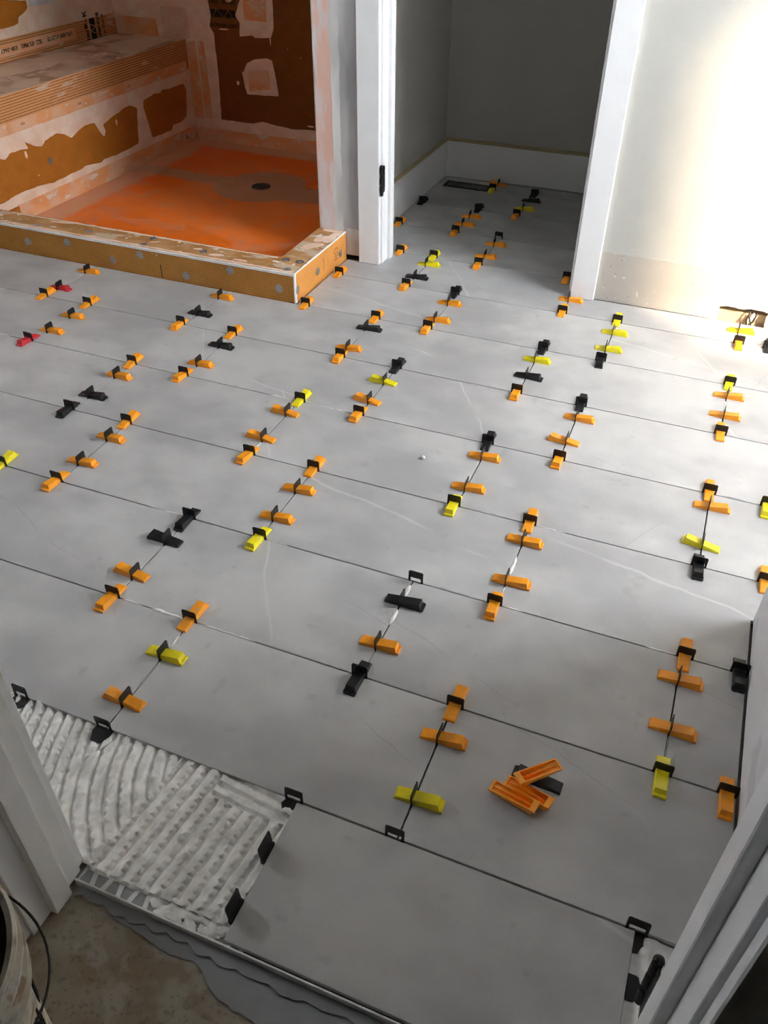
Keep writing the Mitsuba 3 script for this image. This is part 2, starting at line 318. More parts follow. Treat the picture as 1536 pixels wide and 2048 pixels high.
# ------------------------------------------------------------------ the setting: walls, ceiling
H = 2.45
DL, DR, DH = -0.645, 0.128, 2.04       # the small room's doorway
zb = 0.016
struct('ceiling', bx(-3.0, 2.2, -0.4, 3.7, H, H + 0.1), 'm_ceiling')
struct('wall_back', cat([bx(-0.921, DL - 0.018, WB, 2.44, zb, H), bx(DR + 0.018, 0.66, WB, 2.44, 0.0, H), bx(0.66, 0.832, WB, 2.44, 0.062, H), bx(0.832, WR + 0.12, WB, 2.44, 0.0, H),
                         bx(DL - 0.018, DR + 0.018, WB, 2.44, DH, H)]), 'm_paint')
bare = rough_edge(sbox(DR + 0.09, 0.002, WR, 0.186).difference(sbox(0.663, -0.1, 0.830, 0.052)).difference(blob(0.70, 0.05, 0.03, 0.006, 3)).difference(blob(0.79, 0.052, 0.04, 0.006, 5)), 0.0022, 0.006, 4)
put('wall_back__bare_drywall_strip', on_y(extr(bare, 0.0012), WB), 'm_bare'); labels['wall_back__bare_drywall_strip'] = {'label': 'unpainted beige drywall strip along the floor'}
put('wall_back__paint_ridge', on_y(extr(rough_edge(sbox(DR + 0.10, 0.184, WR, 0.1885), 0.0012, 0.006, 9), 0.0022), WB), 'm_paint')
# the broken hole at the floor: sill plate, void, wires, a scrap of white plaster
put('wall_back__sill_plate', bx(0.60, 0.90, WB + 0.022, WB + 0.06, -0.012, 0.034), 'm_wood'); labels['wall_back__sill_plate'] = {'label': 'tan wood plate inside the broken hole'}
put('wall_back__hole_back', bx(0.60, 0.90, WB + 0.075, WB + 0.08, -0.012, 0.08), 'm_void')
for i, q in enumerate([[(0.768, 2.336, 0.062), (0.772, 2.322, 0.04), (0.766, 2.316, 0.02), (0.771, 2.312, 0.001)], [(0.779, 2.336, 0.062), (0.770, 2.320, 0.036), (0.779, 2.315, 0.016), (0.786, 2.312, 0.002)],
                       [(0.797, 2.336, 0.062), (0.794, 2.320, 0.034), (0.790, 2.315, 0.014), (0.777, 2.312, 0.002)]]):
    t = np.linspace(0, 1, 14); q = np.array(q); c = np.stack([np.interp(t, np.linspace(0, 1, len(q)), q[:, a]) for a in range(3)], 1)
    put('wall_back__wire', tube(c, 0.0024, 6), 'm_black', smooth=True)
put('wall_back__plaster_scrap', shift(on_y(extr(blob(0.785, 0.022, 0.006, 0.02, 8), 0.003), 2.322), 0, 0), 'm_thinset')
put('wall_back__plaster_edge', cat([on_y(extr(blob(0.664, 0.024, 0.005, 0.030, 4), 0.006), WB + 0.004), on_y(extr(blob(0.838, 0.026, 0.010, 0.032, 6), 0.006), WB + 0.002)]), 'm_bead')
for i, (u, v) in enumerate([(0.27, 0.012), (0.30, 0.165), (0.285, 0.11), (0.262, 0.135), (0.345, 0.03), (0.55, 0.12)]):
    put('wall_back__nail_hole', on_y(extr(blob(u, v, 0.0022, 0.0022, i + 2, n=10), 0.0016), WB - 0.0004), 'm_thinset_dark')
put('wall_back__paint_chip', on_y(extr(blob(0.375, 0.045, 0.0015, 0.012, 3, ang=0.3), 0.002), WB), 'm_bead')
# end of the partition beside the doorway: membrane band, smears of compound
edge = lambda a, b, z0, z1, s: rough_edge(sbox(a, z0, b, z1), 0.006, 0.02, s)
put('wall_back__membrane_band', on_y(extr(edge(-0.917, -0.845, 0.10, 2.2, 5), 0.0012), WB), 'm_band_end'); labels['wall_back__membrane_band'] = {'label': 'salmon membrane band on the end of the partition'}
put('wall_back__compound_stripe', on_y(extr(edge(-0.850, -0.812, 0.06, 2.2, 6), 0.0016), WB), 'm_compound')
put('wall_back__compound_smear', on_y(extr(edge(-0.815, -0.742, 0.125, 2.2, 7), 0.0018), WB), 'm_smear'); labels['wall_back__compound_smear'] = {'label': 'grey smear of joint compound'}
put('wall_back__compound_foot', on_y(extr(sbox(-0.80, zb, -0.735, 0.14), 0.001), WB), 'm_compound')
struct('wall_partition', bx(-0.921, -0.785, 2.44, 3.56, -0.012, H), 'm_paint')
struct('wall_rear', bx(-2.9, -0.921, 3.551, 3.67, -0.05, H), 'm_paint')
struct('wall_closet_rear', bx(-0.785, 1.4, 3.512, 3.67, -0.05, H), 'm_paint')
struct('wall_closet_right', bx(1.25, 1.37, 2.44, 3.511, -0.05, H), 'm_paint')
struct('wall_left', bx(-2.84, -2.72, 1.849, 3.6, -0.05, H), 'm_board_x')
LY0, LY1, LZ0, LZ1 = 0.18, 0.72, 1.25, 2.05
struct('wall_left_room', cat([bx(-2.84, -2.72, -0.4, LY0, -0.05, H), bx(-2.84, -2.72, LY1, 1.849, -0.05, H), bx(-2.84, -2.72, LY0, LY1, -0.05, LZ0), bx(-2.84, -2.72, LY0, LY1, LZ1, H)]), 'm_paint')
struct('window_2', cat([bx(-2.80, -2.75, LY0, LY0 + .04, LZ0, LZ1), bx(-2.80, -2.75, LY1 - .04, LY1, LZ0, LZ1), bx(-2.80, -2.75, LY0, LY1, LZ0, LZ0 + .04), bx(-2.80, -2.75, LY0, LY1, LZ1 - .04, LZ1)]), 'm_trim')
# right wall: short wall beside the entry, then the window wall
struct('wall_right_short', cat([bx(0.873, WR + 0.12, -0.25, 0.786, 0.002, H)]), 'm_primer')
WY0, WY1, WZ0, WZ1 = 0.95, 2.02, 0.95, 2.28
struct('wall_right', cat([bx(WR, WR + 0.12, 0.70, WY0, -0.05, H), bx(WR, WR + 0.12, WY1, 2.5, -0.05, H), bx(WR, WR + 0.12, WY0, WY1, -0.05, WZ0), bx(WR, WR + 0.12, WY0, WY1, WZ1, H)]), 'm_paint')
fr = cat([bx(WR + 0.03, WR + 0.09, WY0, WY0 + 0.04, WZ0, WZ1), bx(WR + 0.03, WR + 0.09, WY1 - 0.04, WY1, WZ0, WZ1), bx(WR + 0.03, WR + 0.09, WY0, WY1, WZ0, WZ0 + 0.04), bx(WR + 0.03, WR + 0.09, WY0, WY1, WZ1 - 0.04, WZ1)])
struct('window_1', fr, 'm_trim')
# entry wall (doorway the camera looks through) and the hall behind the camera
JX0, JX1 = -0.150, 0.724
struct('wall_front', cat([bx(-2.75, JX0 - 0.018, -0.366, -0.25, -0.012, H), bx(JX1 + 0.018, WR + 0.12, -0.366, -0.25, 0.004, H), bx(JX0 - 0.018, JX1 + 0.018, -0.366, -0.25, 2.05, H)]), 'm_hallwall')
struct('wall_hall', cat([bx(-2.0, -1.9, -2.6, -0.366, -0.05, H), bx(2.1, 2.2, -2.6, -0.366, -0.05, H), bx(-2.0, 2.2, -2.7, -2.6, -0.05, H)]), 'm_hallwall')
struct('ceiling_hall', bx(-2.0, 2.2, -2.7, -0.366, H, H + 0.1), 'm_ceiling')

# ------------------------------------------------------------------ door trims
def jamb(key, xj, s, y0, y1, top, z0, ystop0, ystop1, face_near, face_far, cw, name):
    """One side of a door frame. xj: face of the jamb, s: +1 when the opening lies towards +x; casings on both faces of the wall."""
    put(key, bevel_box(*sorted((xj, xj - s * 0.018)), y0, y1, z0, top, 0.001), 'm_trim'); labels[key] = {'kind': 'structure'}
    put(key + '__stop', bevel_box(*sorted((xj - s * 0.002, xj + s * 0.013)), ystop0, ystop1, z0, top, 0.0015), 'm_trim')
    for (a, b), zc in ((face_near, z0), (face_far, z0)):
        put(key + '__casing', bevel_box(*sorted((xj - s * 0.006, xj - s * (0.006 + cw))), a, b, zc, top + cw, 0.002), 'm_trim')
jamb('door_1', JX0, 1, -0.366, -0.25, 2.05, -0.010, -0.325, -0.287, (-0.384, -0.366), (-0.25, -0.233), 0.085, 'left')
jamb('door_1__jamb', JX1, -1, -0.366, -0.25, 2.05, -0.004, -0.325, -0.287, (-0.384, -0.366), (-0.25, -0.233), 0.085, 'right')
labels['door_1__jamb'] = {}
jamb('door_2', DL, 1, WB, 2.44, 2.04, 0.0005, 2.372, 2.405, (WB - 0.022, WB), (2.44, 2.458), 0.088, 'left')
jamb('door_2__jamb', DR, -1, WB, 2.44, 2.04, 0.0005, 2.372, 2.405, (WB - 0.022, WB), (2.44, 2.458), 0.088, 'right')
labels['door_2__jamb'] = {}
put('door_2__head', bx(DL - 0.018, DR + 0.018, WB, 2.44, 2.04, 2.058), 'm_trim'); put('door_1__head', bx(JX0 - 0.018, JX1 + 0.018, -0.366, -0.25, 2.05, 2.068), 'm_trim')

def hinge(key, x, y, z, s, fx, label):
    """Black butt hinge with its leaf on the jamb and a knuckled barrel at the corner."""
    leaf = Polygon([(0, 0), (0.030, 0), (0.030, 0.004), (0.030, 0.096), (0.030, 0.1), (0, 0.1)]).buffer(-0.008).buffer(0.008)
    m = extr(leaf.union(sbox(0, 0, 0.012, 0.1)), 0.003)
    m.vertices[:, 0] *= fx
    if fx < 0: m.invert()
    put(key + '__leaf', on_x(shift(m, y, z), x, s), 'm_black')
    for i in range(3):
        put(key + '__knuckle', shift(trimesh.creation.cylinder(0.0062, 0.026, sections=16), x + s * 0.004, y - fx * 0.005, z + 0.0145 + i * 0.0355), 'm_black', smooth=40)
    for zz in (z - 0.002, z + 0.102):
        put(key + '__pin_tip', shift(trimesh.creation.icosphere(2, 0.0066), x + s * 0.004, y - fx * 0.005, zz), 'm_black', smooth=True)
    used.add(key); tag(key, label, 'hinge')
hinge('door_hinge', DL, WB - 0.012, 0.284, 1, 1, 'black hinge leaf without a door on the white frame beside the shower')

# ------------------------------------------------------------------ small room: baseboards, tape, vent
struct('baseboard_left', bevel_box(-0.785, -0.772, 2.458, 3.50, 0.002, 0.172, 0.002), 'm_trim')
put('baseboard_left__tape', bx(-0.785, -0.7715, 2.458, 3.50, 0.172, 0.184), 'm_tape'); labels['baseboard_left__tape'] = {'label': 'yellowish tape along the top edge'}
struct('baseboard_rear', bevel_box(-0.772, 1.25, 3.499, 3.512, 0.002, 0.174, 0.002), 'm_trim')
put('baseboard_rear__tape', bx(-0.772, 1.25, 3.4985, 3.512, 0.174, 0.187), 'm_tape'); labels['baseboard_rear__tape'] = {'label': 'yellowish tape along the top edge'}
used.add('floor_vent')
vx0, vx1, vy0, vy1 = -0.735, -0.505, 3.345, 3.43
put('floor_vent__frame', extr(sbox(vx0, vy0, vx1, vy1).difference(sbox(vx0 + .012, vy0 + .012, vx1 - .012, vy1 - .012)), 0.004), 'm_wedge_k')
put('floor_vent__tray', bx(vx0 + .010, vx1 - .010, vy0 + .010, vy1 - .010, 0.0004, 0.0008), 'm_wedge_k')
for i in range(14):
    x = vx0 + .02 + i * (vx1 - vx0 - .04) / 13
    put('floor_vent__slat', bx(x - .0025, x + .0025, vy0 + .011, vy1 - .011, 0.0008, 0.003), 'm_thinset_dark')
tag('floor_vent', 'dark rectangular floor vent in the back corner of the small dim room', 'floor vent')

# ------------------------------------------------------------------ shower: curb, pan, bench, walls
CX, CY, CH = -0.803, 1.849, 0.110
used.add('shower_curb')
put('shower_curb__front_board', bx(-2.72, CX - 0.0, CY, CY + 0.012, -0.012, CH - 0.002), 'm_curb_shaded')
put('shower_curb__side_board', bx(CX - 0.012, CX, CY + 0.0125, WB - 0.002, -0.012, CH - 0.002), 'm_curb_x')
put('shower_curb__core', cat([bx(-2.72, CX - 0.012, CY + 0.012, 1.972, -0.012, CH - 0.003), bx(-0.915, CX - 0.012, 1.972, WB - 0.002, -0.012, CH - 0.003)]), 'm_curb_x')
top = sbox(-2.72, CY, CX, 1.978).union(sbox(-0.922, 1.97, CX, WB - 0.002))
put('shower_curb__top_membrane', shift(extr(rough_edge(top, 0.003, 0.012, 2).intersection(sbox(-2.72, CY + 0.003, CX - 0.003, WB - 0.002)), 0.003), 0, 0, CH - 0.003), 'm_curb_top')
def lip(a, b, seed):
    a, b = np.array(a, float), np.array(b, float); n = int(np.linalg.norm(b - a) / 0.008); t = np.linspace(0, 1, n)[:, None]; q = a * (1 - t) + b * t
    w = meshkit.fbm(np.c_[q[:, :2] * 22, np.full(n, seed)], 3, seed); q[:, 2] += 0.002 * (w - 0.5); return tube(q, 0.0032 * (0.7 + 0.6 * w), 6)
put('shower_curb__corner_bead', cat([lip((-2.72, CY + 0.001, CH), (CX, CY + 0.001, CH), 1), lip((CX - 0.001, CY, CH), (CX - 0.001, WB - 0.004, CH), 2), bx(-2.72, CX, CY - 0.001, CY, CH - 0.008, CH)]), 'm_bead'); labels['shower_curb__corner_bead'] = {'label': 'white corner bead along the upper edge'}
put('shower_curb__corner_strip', cat([bx(CX - 0.004, CX + 0.0012, CY - 0.0012, CY + 0.003, -0.005, CH), bx(CX, CX + 0.001, CY, CY + 0.014, -0.005, CH)]), 'm_bead')
put('shower_curb__thinset_line', shift(extr(rough_edge(sbox(-2.5, CY + 0.012, CX - 0.012, CY + 0.024), 0.004, 0.012, 8).union(rough_edge(sbox(-2.2, 1.962, -0.93, 1.972), 0.005, 0.012, 9)), 0.0012), 0, 0, CH), 'm_patch')
for i, (x, y, rx, ry, a) in enumerate([(-1.255, 1.925, .018, .006, .3), (-1.16, 1.90, .030, .010, .2), (-1.05, 1.89, .028, .007, 0), (-1.36, 1.955, .006, .008, 0), (-0.86, 2.20, .038, .022, 1.2), (-0.825, 2.27, .022, .016, .4),
                                       (-0.865, 2.12, .05, .02, .9), (-0.85, 2.30, .05, .012, 0), (-1.45, 1.92, .02, .003, .5), (-1.93, 1.95, .05, .006, .1), (-0.83, 2.22, .02, .05, 0)]):
    put('shower_curb__thinset_smear', shift(extr(blob(x, y, rx, ry, i + 3, a), 0.0016), 0, 0, CH), 'm_patch')
def washer_mesh():
    rings = [sp for sp in (sbox(-1, -1, 1, 1),)]
    disc = shapely.Point(0, 0).buffer(0.0155, 24); cut = [shapely.Point(0.0098 * math.cos(a), 0.0098 * math.sin(a)).buffer(0.0026, 6) for a in np.arange(5) * 2 * math.pi / 5]
    m = extr(disc.difference(unary_union(cut)).difference(shapely.Point(0, 0).buffer(0.004)), 0.0012)
    return m, cat([shift(trimesh.creation.cylinder(0.0052, 0.0016, sections=16), 0, 0, 0.0014)])
wm, sm = washer_mesh()
def washer(parent, place):
    k = put(parent + '__washer', place(wm), 'm_metal'); put(k + '__screw', place(sm), 'm_metal')
for u, v in [(-2.033, .051), (-1.828, .077), (-1.615, .038), (-1.478, .080), (-1.274, .028), (-1.074, .083), (-0.869, .046)]:
    washer('shower_curb', lambda m: on_y(shift(m, u, v), CY))
for u, v in [(1.868, .044), (2.042, .048), (2.255, .042)]:
    washer('shower_curb', lambda m: on_x(shift(m, u, v), CX))
for u, v in [(-1.996, 1.886), (-1.761, 1.913), (-0.894, 1.962), (-0.836, 1.965), (-0.848, 1.882), (-1.478, 1.95), (-1.478, 1.880), (-1.224, 1.912)]:
    washer('shower_curb', lambda m: shift(m, u, v, CH))
put('shower_curb__print', cat([on_x(shift(turn(text_on('RD', 0.030), 90), 2.215, 0.055), CX), on_x(shift(turn(text_on('BOARD', 0.010), 90), 2.10, 0.055), CX)]), 'm_ink_orange')
put('shower_curb__seam', bx(-1.390, -1.387, CY - 0.0006, CY, 0.0, 0.055), 'm_ink')
tag('shower_curb', 'low orange foam board shower curb with white corner bead and metal washers', 'shower curb')

def pan_mesh():
    xs, ys = np.linspace(-2.283, -0.922, 41), np.linspace(1.974, 3.549, 47); X, Y = np.meshgrid(xs, ys); r = np.hypot(X + 1.56, Y - 2.97)
    Z = 0.002 + 0.014 * np.clip(r, 0, 1.1); V = np.c_[X.ravel(), Y.ravel(), Z.ravel()]; n = 41; F = []
    for i in range(46):
        for j in range(40):
            a = i * n + j; F += [[a, a + 1, a + n + 1], [a, a + n + 1, a + n]]
    return trimesh.Trimesh(V, F, process=False)
used.add('shower_pan')
put('shower_pan__membrane', pan_mesh(), 'm_pan', smooth=True); labels['shower_pan__membrane'] = {'label': 'bright orange waterproof membrane'}
put('shower_pan__drain', shift(lathe([(0.0, 0.003), (0.040, 0.003), (0.042, 0.0065), (0.046, 0.0065), (0.048, 0.001)], 40), -1.56, 2.97), 'm_drain', smooth=30); labels['shower_pan__drain'] = {'label': 'dark round drain opening'}
tag('shower_pan', 'bright orange sloped shower floor with a dark round drain', 'shower floor')

I1 = [[2.065, .293], [2.092, .281], [2.127, .3], [2.186, .296], [2.237, .29], [2.224, .321], [2.268, .294], [2.32, .275], [2.349, .296], [2.428, .307], [2.485, .288], [2.522, .265], [2.576, .284], [2.618, .294], [2.695, .291], [2.721, .25], [2.749, .213], [2.767, .236], [2.757, .268], [2.835, .286], [2.913, .298], [2.976, .309], [3.04, .283], [3.023, .201], [3.007, .122], [2.932, .116], [2.821, .113], [2.717, .118], [2.694, .109], [2.569, .127], [2.557, .119], [2.48, .119], [2.423, .117], [2.348, .115], [2.247, .127], [2.154, .132], [2.087, .129], [2.03, .124], [1.86, .12], [1.86, .30], [2.0, .29]]
I2 = [[3.103, .305], [3.132, .309], [3.199, .317], [3.255, .308], [3.271, .321], [3.342, .313], [3.474, .313], [3.497, .277], [3.471, .157], [3.462, .147], [3.406, .132], [3.33, .136], [3.311, .114], [3.128, .119], [3.115, .192], [3.093, .272]]
BX, BZ = -2.285, 0.515
used.add('shower_bench')
put('shower_bench__front_board', bx(-2.719, BX, 1.974, 3.549, -0.012, BZ - 0.002), 'm_board_x'); labels['shower_bench__front_board'] = {'label': 'brown orange grid faced foam board'}
white = sbox(1.98, 0.085, 3.545, 0.372).difference(rough_edge(Polygon(I1), .003, .01, 3)).difference(rough_edge(Polygon(I2), .003, .01, 4))
put('shower_bench__thinset_coat', on_x(extr(white, 0.0014), BX), 'm_patch'); labels['shower_bench__thinset_coat'] = {'label': 'pale thinset coat with ragged dripping edges'}
put('shower_bench__floor_band', on_x(extr(rough_edge(sbox(2.10, -0.005, 3.55, 0.088), 0.002, 0.02, 5), 0.002), BX), 'm_band')
put('shower_bench__edge_band', on_x(extr(rough_edge(sbox(1.985, 0.366, 3.53, 0.416), 0.0015, 0.02, 6), 0.0022), BX), 'm_band'); labels['shower_bench__edge_band'] = {'label': 'smooth orange membrane band'}
put('shower_bench__mesh_band', on_x(extr(rough_edge(sbox(1.985, 0.413, 3.54, BZ), 0.0015, 0.02, 7), 0.0030), BX), 'm_mesh_band'); labels['shower_bench__mesh_band'] = {'label': 'orange mesh strip folded over the edge'}
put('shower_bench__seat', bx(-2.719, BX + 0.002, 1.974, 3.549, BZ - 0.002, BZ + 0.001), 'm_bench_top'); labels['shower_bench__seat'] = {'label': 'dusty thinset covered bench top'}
for i, (x, y, rx, ry, a) in enumerate([(-2.58, 2.70, .10, .32, -.1), (-2.35, 2.38, .05, .10, .4), (-2.45, 3.35, .12, .20, 0)]):
    put('shower_bench__thinset_smear', shift(extr(blob(x, y, rx, ry, i + 11, a), 0.0008), 0, 0, BZ + 0.001), 'm_bench_smear')
put('shower_bench__membrane_patch', shift(extr(Polygon([(-2.51, 2.438), (-2.45, 2.55), (-2.36, 2.50), (-2.42, 2.385)]), 0.0016), 0, 0, BZ + 0.001), 'm_bench_top')
for i, (x, y) in enumerate([(-2.46, 2.93), (-2.44, 3.0), (-2.42, 3.04), (-2.30, 2.98), (-2.38, 3.12)]):
    put('shower_bench__thinset_crumb', shift(extr(blob(x, y, .008, .014, i + 21), 0.004), 0, 0, BZ + 0.001), 'm_patch')
for i, (u, v, ru, rv) in enumerate([(2.215, .268, .006, .016), (2.86, .255, .006, .014), (3.05, .20, .003, .10), (2.26, .17, .003, .003)]):
    put('shower_bench__thinset_drip', on_x(extr(blob(u, v, ru, rv, i + 31), 0.0022), BX), 'm_patch')
washer('shower_bench', lambda m: on_x(shift(m, 2.353, .207), BX))
for u in (2.24, 2.62, 3.0): put('shower_bench__print', on_x(shift(text_on('MM', 0.010, bold=False), u, 0.391), BX + 0.0022), 'm_ink_orange')
put('shower_bench__corner_label', on_x(shift(extr(sbox(-.032, -.016, .032, .016), .001), 3.44, .052), BX + 0.002), 'm_band_end')
put('shower_bench__corner_print', on_x(cat([shift(text_on('SEAL', .007), 3.44, .056), shift(text_on('CORNER', .006), 3.44, .044)]), BX + .003), 'm_ink')
tag('shower_bench', 'built-in shower bench of orange board with mesh edge and pale thinset drips', 'bench')

# wall above the bench (left wall): bands, coat, printed label
LX = -2.72
def lw(key, poly, t, mat, lab=None):
    k = put('wall_left__' + key, on_x(extr(poly, t), LX), mat)
    if lab: labels[k] = {'label': lab}
brown = Polygon([(2.60, .78), (2.907, .743), (2.904, .711), (2.879, .696), (2.834, .683), (2.821, .66), (2.773, .651), (2.6, .656)])
lw('thinset_coat', sbox(2.0, .60, 3.55, 1.3).difference(rough_edge(brown, .004, .012, 4)).difference(sbox(2.0, .78, 2.7, 1.3)).difference(sbox(2.75, .86, 3.3, 1.3)), .0014, 'm_patch', 'pale thinset coat')
lw('mesh_band', sbox(2.0, BZ, 3.55, .612), .003, 'm_mesh_band', 'orange mesh strip above the bench')
lw('label_strip', sbox(2.55, .540, 3.205, .590), .0036, 'm_band', 'smooth orange strip with upside down print')
lw('membrane_patch', sbox(2.92, .715, 3.10, .76), .0022, 'm_compound')
up = lambda s, h, u, v: on_x(shift(turn(text_on(s, h), 180), u, v), LX + .0036)
put('wall_left__print', cat([up('ESR-2467', .016, 2.72, .565), up('ICC-ES PMG', .017, 2.875, .566), up('UPC AND A117 IS', .016, 3.085, .567)]), 'm_ink')
put('wall_left__logo_bar', on_x(extr(sbox(3.330, .44, 3.372, .612).intersection(sbox(3.3, BZ, 3.4, .62)).difference(LineString([(3.330, .585), (3.372, .572), (3.330, .553), (3.372, .54)]).buffer(.002)), .0036), LX), 'm_ink')
vt = lambda s, h, u, v: on_x(shift(turn(text_on(s, h), 90), u, v), LX + .0031)
put('wall_left__print', cat([vt('luter\u00ae-K', .030, 3.300, .565), vt('lutersys', .026, 3.400, .565), vt('t a. Guara', .017, 3.438, .565)]), 'm_ink')
put('wall_left__print', cat([on_x(shift(text_on('CC ES PMG', .013, bold=False), 3.50, .563), LX + .0031)]), 'm_ink_orange')

# rear wall of the shower
RY = 3.551
def rw(key, poly, t, mat, lab=None):
    k = put('wall_rear__' + key, on_y(extr(poly, t), RY), mat)
    if lab: labels[k] = {'label': lab}
Bd = Polygon([[-2.119, 1.2], [-2.119, .702], [-2.108, .634], [-2.126, .588], [-2.103, .549], [-2.104, .489], [-2.102, .349], [-2.107, .233], [-2.114, .13], [-2.02, .13], [-1.91, .129], [-1.857, .143], [-1.75, .13], [-1.679, .125], [-1.531, .131], [-.93, .13], [-.93, 1.2]])
rw('board', sbox(-2.72, .0, -.921, 2.2), .001, 'm_board_shaded', 'brown orange grid faced foam board')
P1 = Polygon([[-1.921, .425], [-1.869, .449], [-1.799, .457], [-1.768, .451], [-1.762, .41], [-1.752, .361], [-1.745, .282], [-1.934, .274], [-1.947, .322], [-1.954, .385], [-1.944, .379]])
P2 = Polygon([[-1.929, .712], [-1.965, .643], [-1.942, .608], [-1.948, .549], [-1.963, .544], [-1.871, .559], [-1.865, .549], [-1.766, .553], [-1.746, .594], [-1.741, .722], [-1.75, .95], [-1.93, .95]])
rw('thinset_coat', sbox(-2.72, .06, -.93, 1.2).difference(rough_edge(Bd, .0035, .01, 3)), .0022, 'm_patch', 'pale thinset coat round the board')
rw('thinset_patch', rough_edge(P1, .003, .01, 5), .0022, 'm_patch', 'square of thinset round an orange patch'); rw('thinset_patch', rough_edge(P2, .003, .01, 6), .0022, 'm_patch')
rw('membrane_patch', Polygon([[-1.918, .39], [-1.794, .402], [-1.788, .31], [-1.918, .29]]), .003, 'm_band'); rw('membrane_patch', Polygon([[-1.909, .9], [-1.777, .9], [-1.783, .623], [-1.912, .625]]), .003, 'm_band')
rw('corner_band', Polygon([(-2.280, .50), (-2.225, .51), (-2.222, .126), (-2.280, .126)]), .003, 'm_band'); rw('corner_band', Polygon([(-2.212, .51), (-2.172, .512), (-2.168, .135), (-2.214, .126)]), .0034, 'm_band')
rw('floor_band', rough_edge(sbox(-2.28, -.005, -.925, .075), .003, .02, 7), .003, 'm_band'); rw('mesh_band', rough_edge(sbox(-2.42, BZ + .004, -2.255, .66), .006, .012, 13), .0026, 'm_mesh_light')
rw('corner_band', sbox(-2.70, BZ, -2.45, .60), .003, 'm_band')
rw('logo', sbox(-2.120, .628, -1.964, .664).difference(LineString([(-2.10, .628), (-2.075, .664), (-2.03, .628), (-2.005, .664), (-1.98, .628)]).buffer(.0025)), .0016, 'm_ink')
put('wall_rear__print', cat([on_y(shift(text_on('schluter.com', .020), -2.035, .594), RY - .001), on_y(shift(text_on('KERDI-BOARD', .018), -2.04, .698), RY - .001)]), 'm_ink')
for i, (u, v, ru, rv) in enumerate([(-2.04, .575, .03, .004), (-1.995, .71, .02, .012), (-1.985, .325, .008, .010), (-1.56, .148, .02, .005), (-1.77, .54, .003, .02)]):
    rw('thinset_speck', blob(u, v, ru, rv, i + 41), .002, 'm_patch')

# ------------------------------------------------------------------ combed thinset bed, red membrane below, edge strip
def bed(x0, x1, y0, y1, field, step=0.0016):
    xs, ys = np.arange(x0, x1 + step / 2, step), np.arange(y0, y1 + step / 2, step); X, Y = np.meshgrid(xs, ys); Z = field(X, Y)
    V = np.c_[X.ravel(), Y.ravel(), Z.ravel()]; nx, ny = len(xs), len(ys); I = (np.arange(ny - 1)[:, None] * nx + np.arange(nx - 1)[None]).ravel()
    return trimesh.Trimesh(V, np.vstack([np.c_[I, I + 1, I + nx + 1], np.c_[I, I + nx + 1, I + nx]]), process=False)
def field(X, Y):
    pts = np.stack([X, Y, 0 * X], -1); n1 = meshkit.fbm(pts * 38, 3, 2); n2 = meshkit.fbm(pts * 120, 3, 4)
    # straight strokes running away from the camera
    u = X - 0.115 * Y + 0.004 * (n1 - 0.5); v = Y
    # arcs on the left
    ra = np.hypot(X - 0.09, Y - 0.055) + 0.006 * (n1 - 0.5)
    # strokes parallel to the laid row, top right
    ph = np.where((Y > -0.05) & (X > -0.02), (Y + 0.10 * X) / 0.022, u / 0.026)
    al = np.where((Y > -0.05) & (X > -0.02), X, v)
    left = X - 0.115 * Y < -0.112 + 0.004 * (n1 - .5)
    far_left = left & (X < -0.255 + 0.5 * (Y + 0.02))
    ph = np.where(left, ra / 0.026, ph); al = np.where(left, np.arctan2(Y - 0.055, X - 0.09) * 0.25, al)
    ph = np.where(far_left, (X + 0.35 * Y) / 0.024, ph); al = np.where(far_left, Y, al)
    cell = np.floor(ph); f0 = ph - cell - 0.5; side = 0.21 * np.abs(np.sin(np.pi * al / 0.014 + cell * 1.9)) ** 0.7 * (f0 > 0) + 0.02
    f = ph - cell - 0.5 + 0.10 * (n2 - 0.5)
    w = 0.25 + side * (0.45 + 0.7 * n1)
    r = np.clip((w + 0.11 - np.abs(f)) / 0.17, 0, 1); r = r * r * (3 - 2 * r)
    hgt = 0.0082 * r * (0.72 + 0.5 * n1) + 0.0012 * n2
    over = np.clip((n1 - 0.66) * 8, 0, 1)
    return -0.0134 + 0.0026 * meshkit.fbm(pts * 55, 2, 9) + hgt + 0.002 * over
used.add('thinset_bed')
put('thinset_bed', bed(-0.72, 0.140, -0.240, 0.004, field), 'm_thinset', smooth=True)
tag('thinset_bed', 'wet white thinset combed into ridges where tiles are still missing, beside the doorway', 'thinset', None); labels['thinset_bed']['kind'] = 'stuff'
put('floor__membrane', bx(-0.75, 0.16, -0.234, 0.01, -0.0135, -0.0128), 'm_orange_mat')
put('floor__membrane', bx(0.732, 0.90, -0.26, 0.01, -0.0135, -0.0128), 'm_thinset_gray')
# thinset in the gap right of the last tile
def field2(X, Y):
    pts = np.stack([X, Y, 0 * X], -1); n1 = meshkit.fbm(pts * 30, 3, 12); r = np.clip(1 - np.abs(X - 0.766 - 0.004 * np.sin(Y * 60)) / 0.024, 0, 1)
    return -0.0135 + 0.009 * r * (0.5 + 0.7 * n1) + 0.002 * meshkit.fbm(pts * 90, 2, 14)
used.add('thinset_ridge'); put('thinset_ridge', bed(0.737, 0.872, -0.245, 0.0, field2, 0.002), 'm_thinset', smooth=True)
tag('thinset_ridge', 'lumpy white thinset ridge in the open gap beside the right door frame', 'thinset')
labels['thinset_ridge']['kind'] = 'stuff'
used.add('debris_chip'); put('debris_chip', shift(extr(blob(-0.157, -0.198, .004, .0035, 4), .003), 0, 0, -0.008), 'm_red'); tag('debris_chip', 'tiny dark red plastic chip in the white thinset near the left door frame', 'chip')

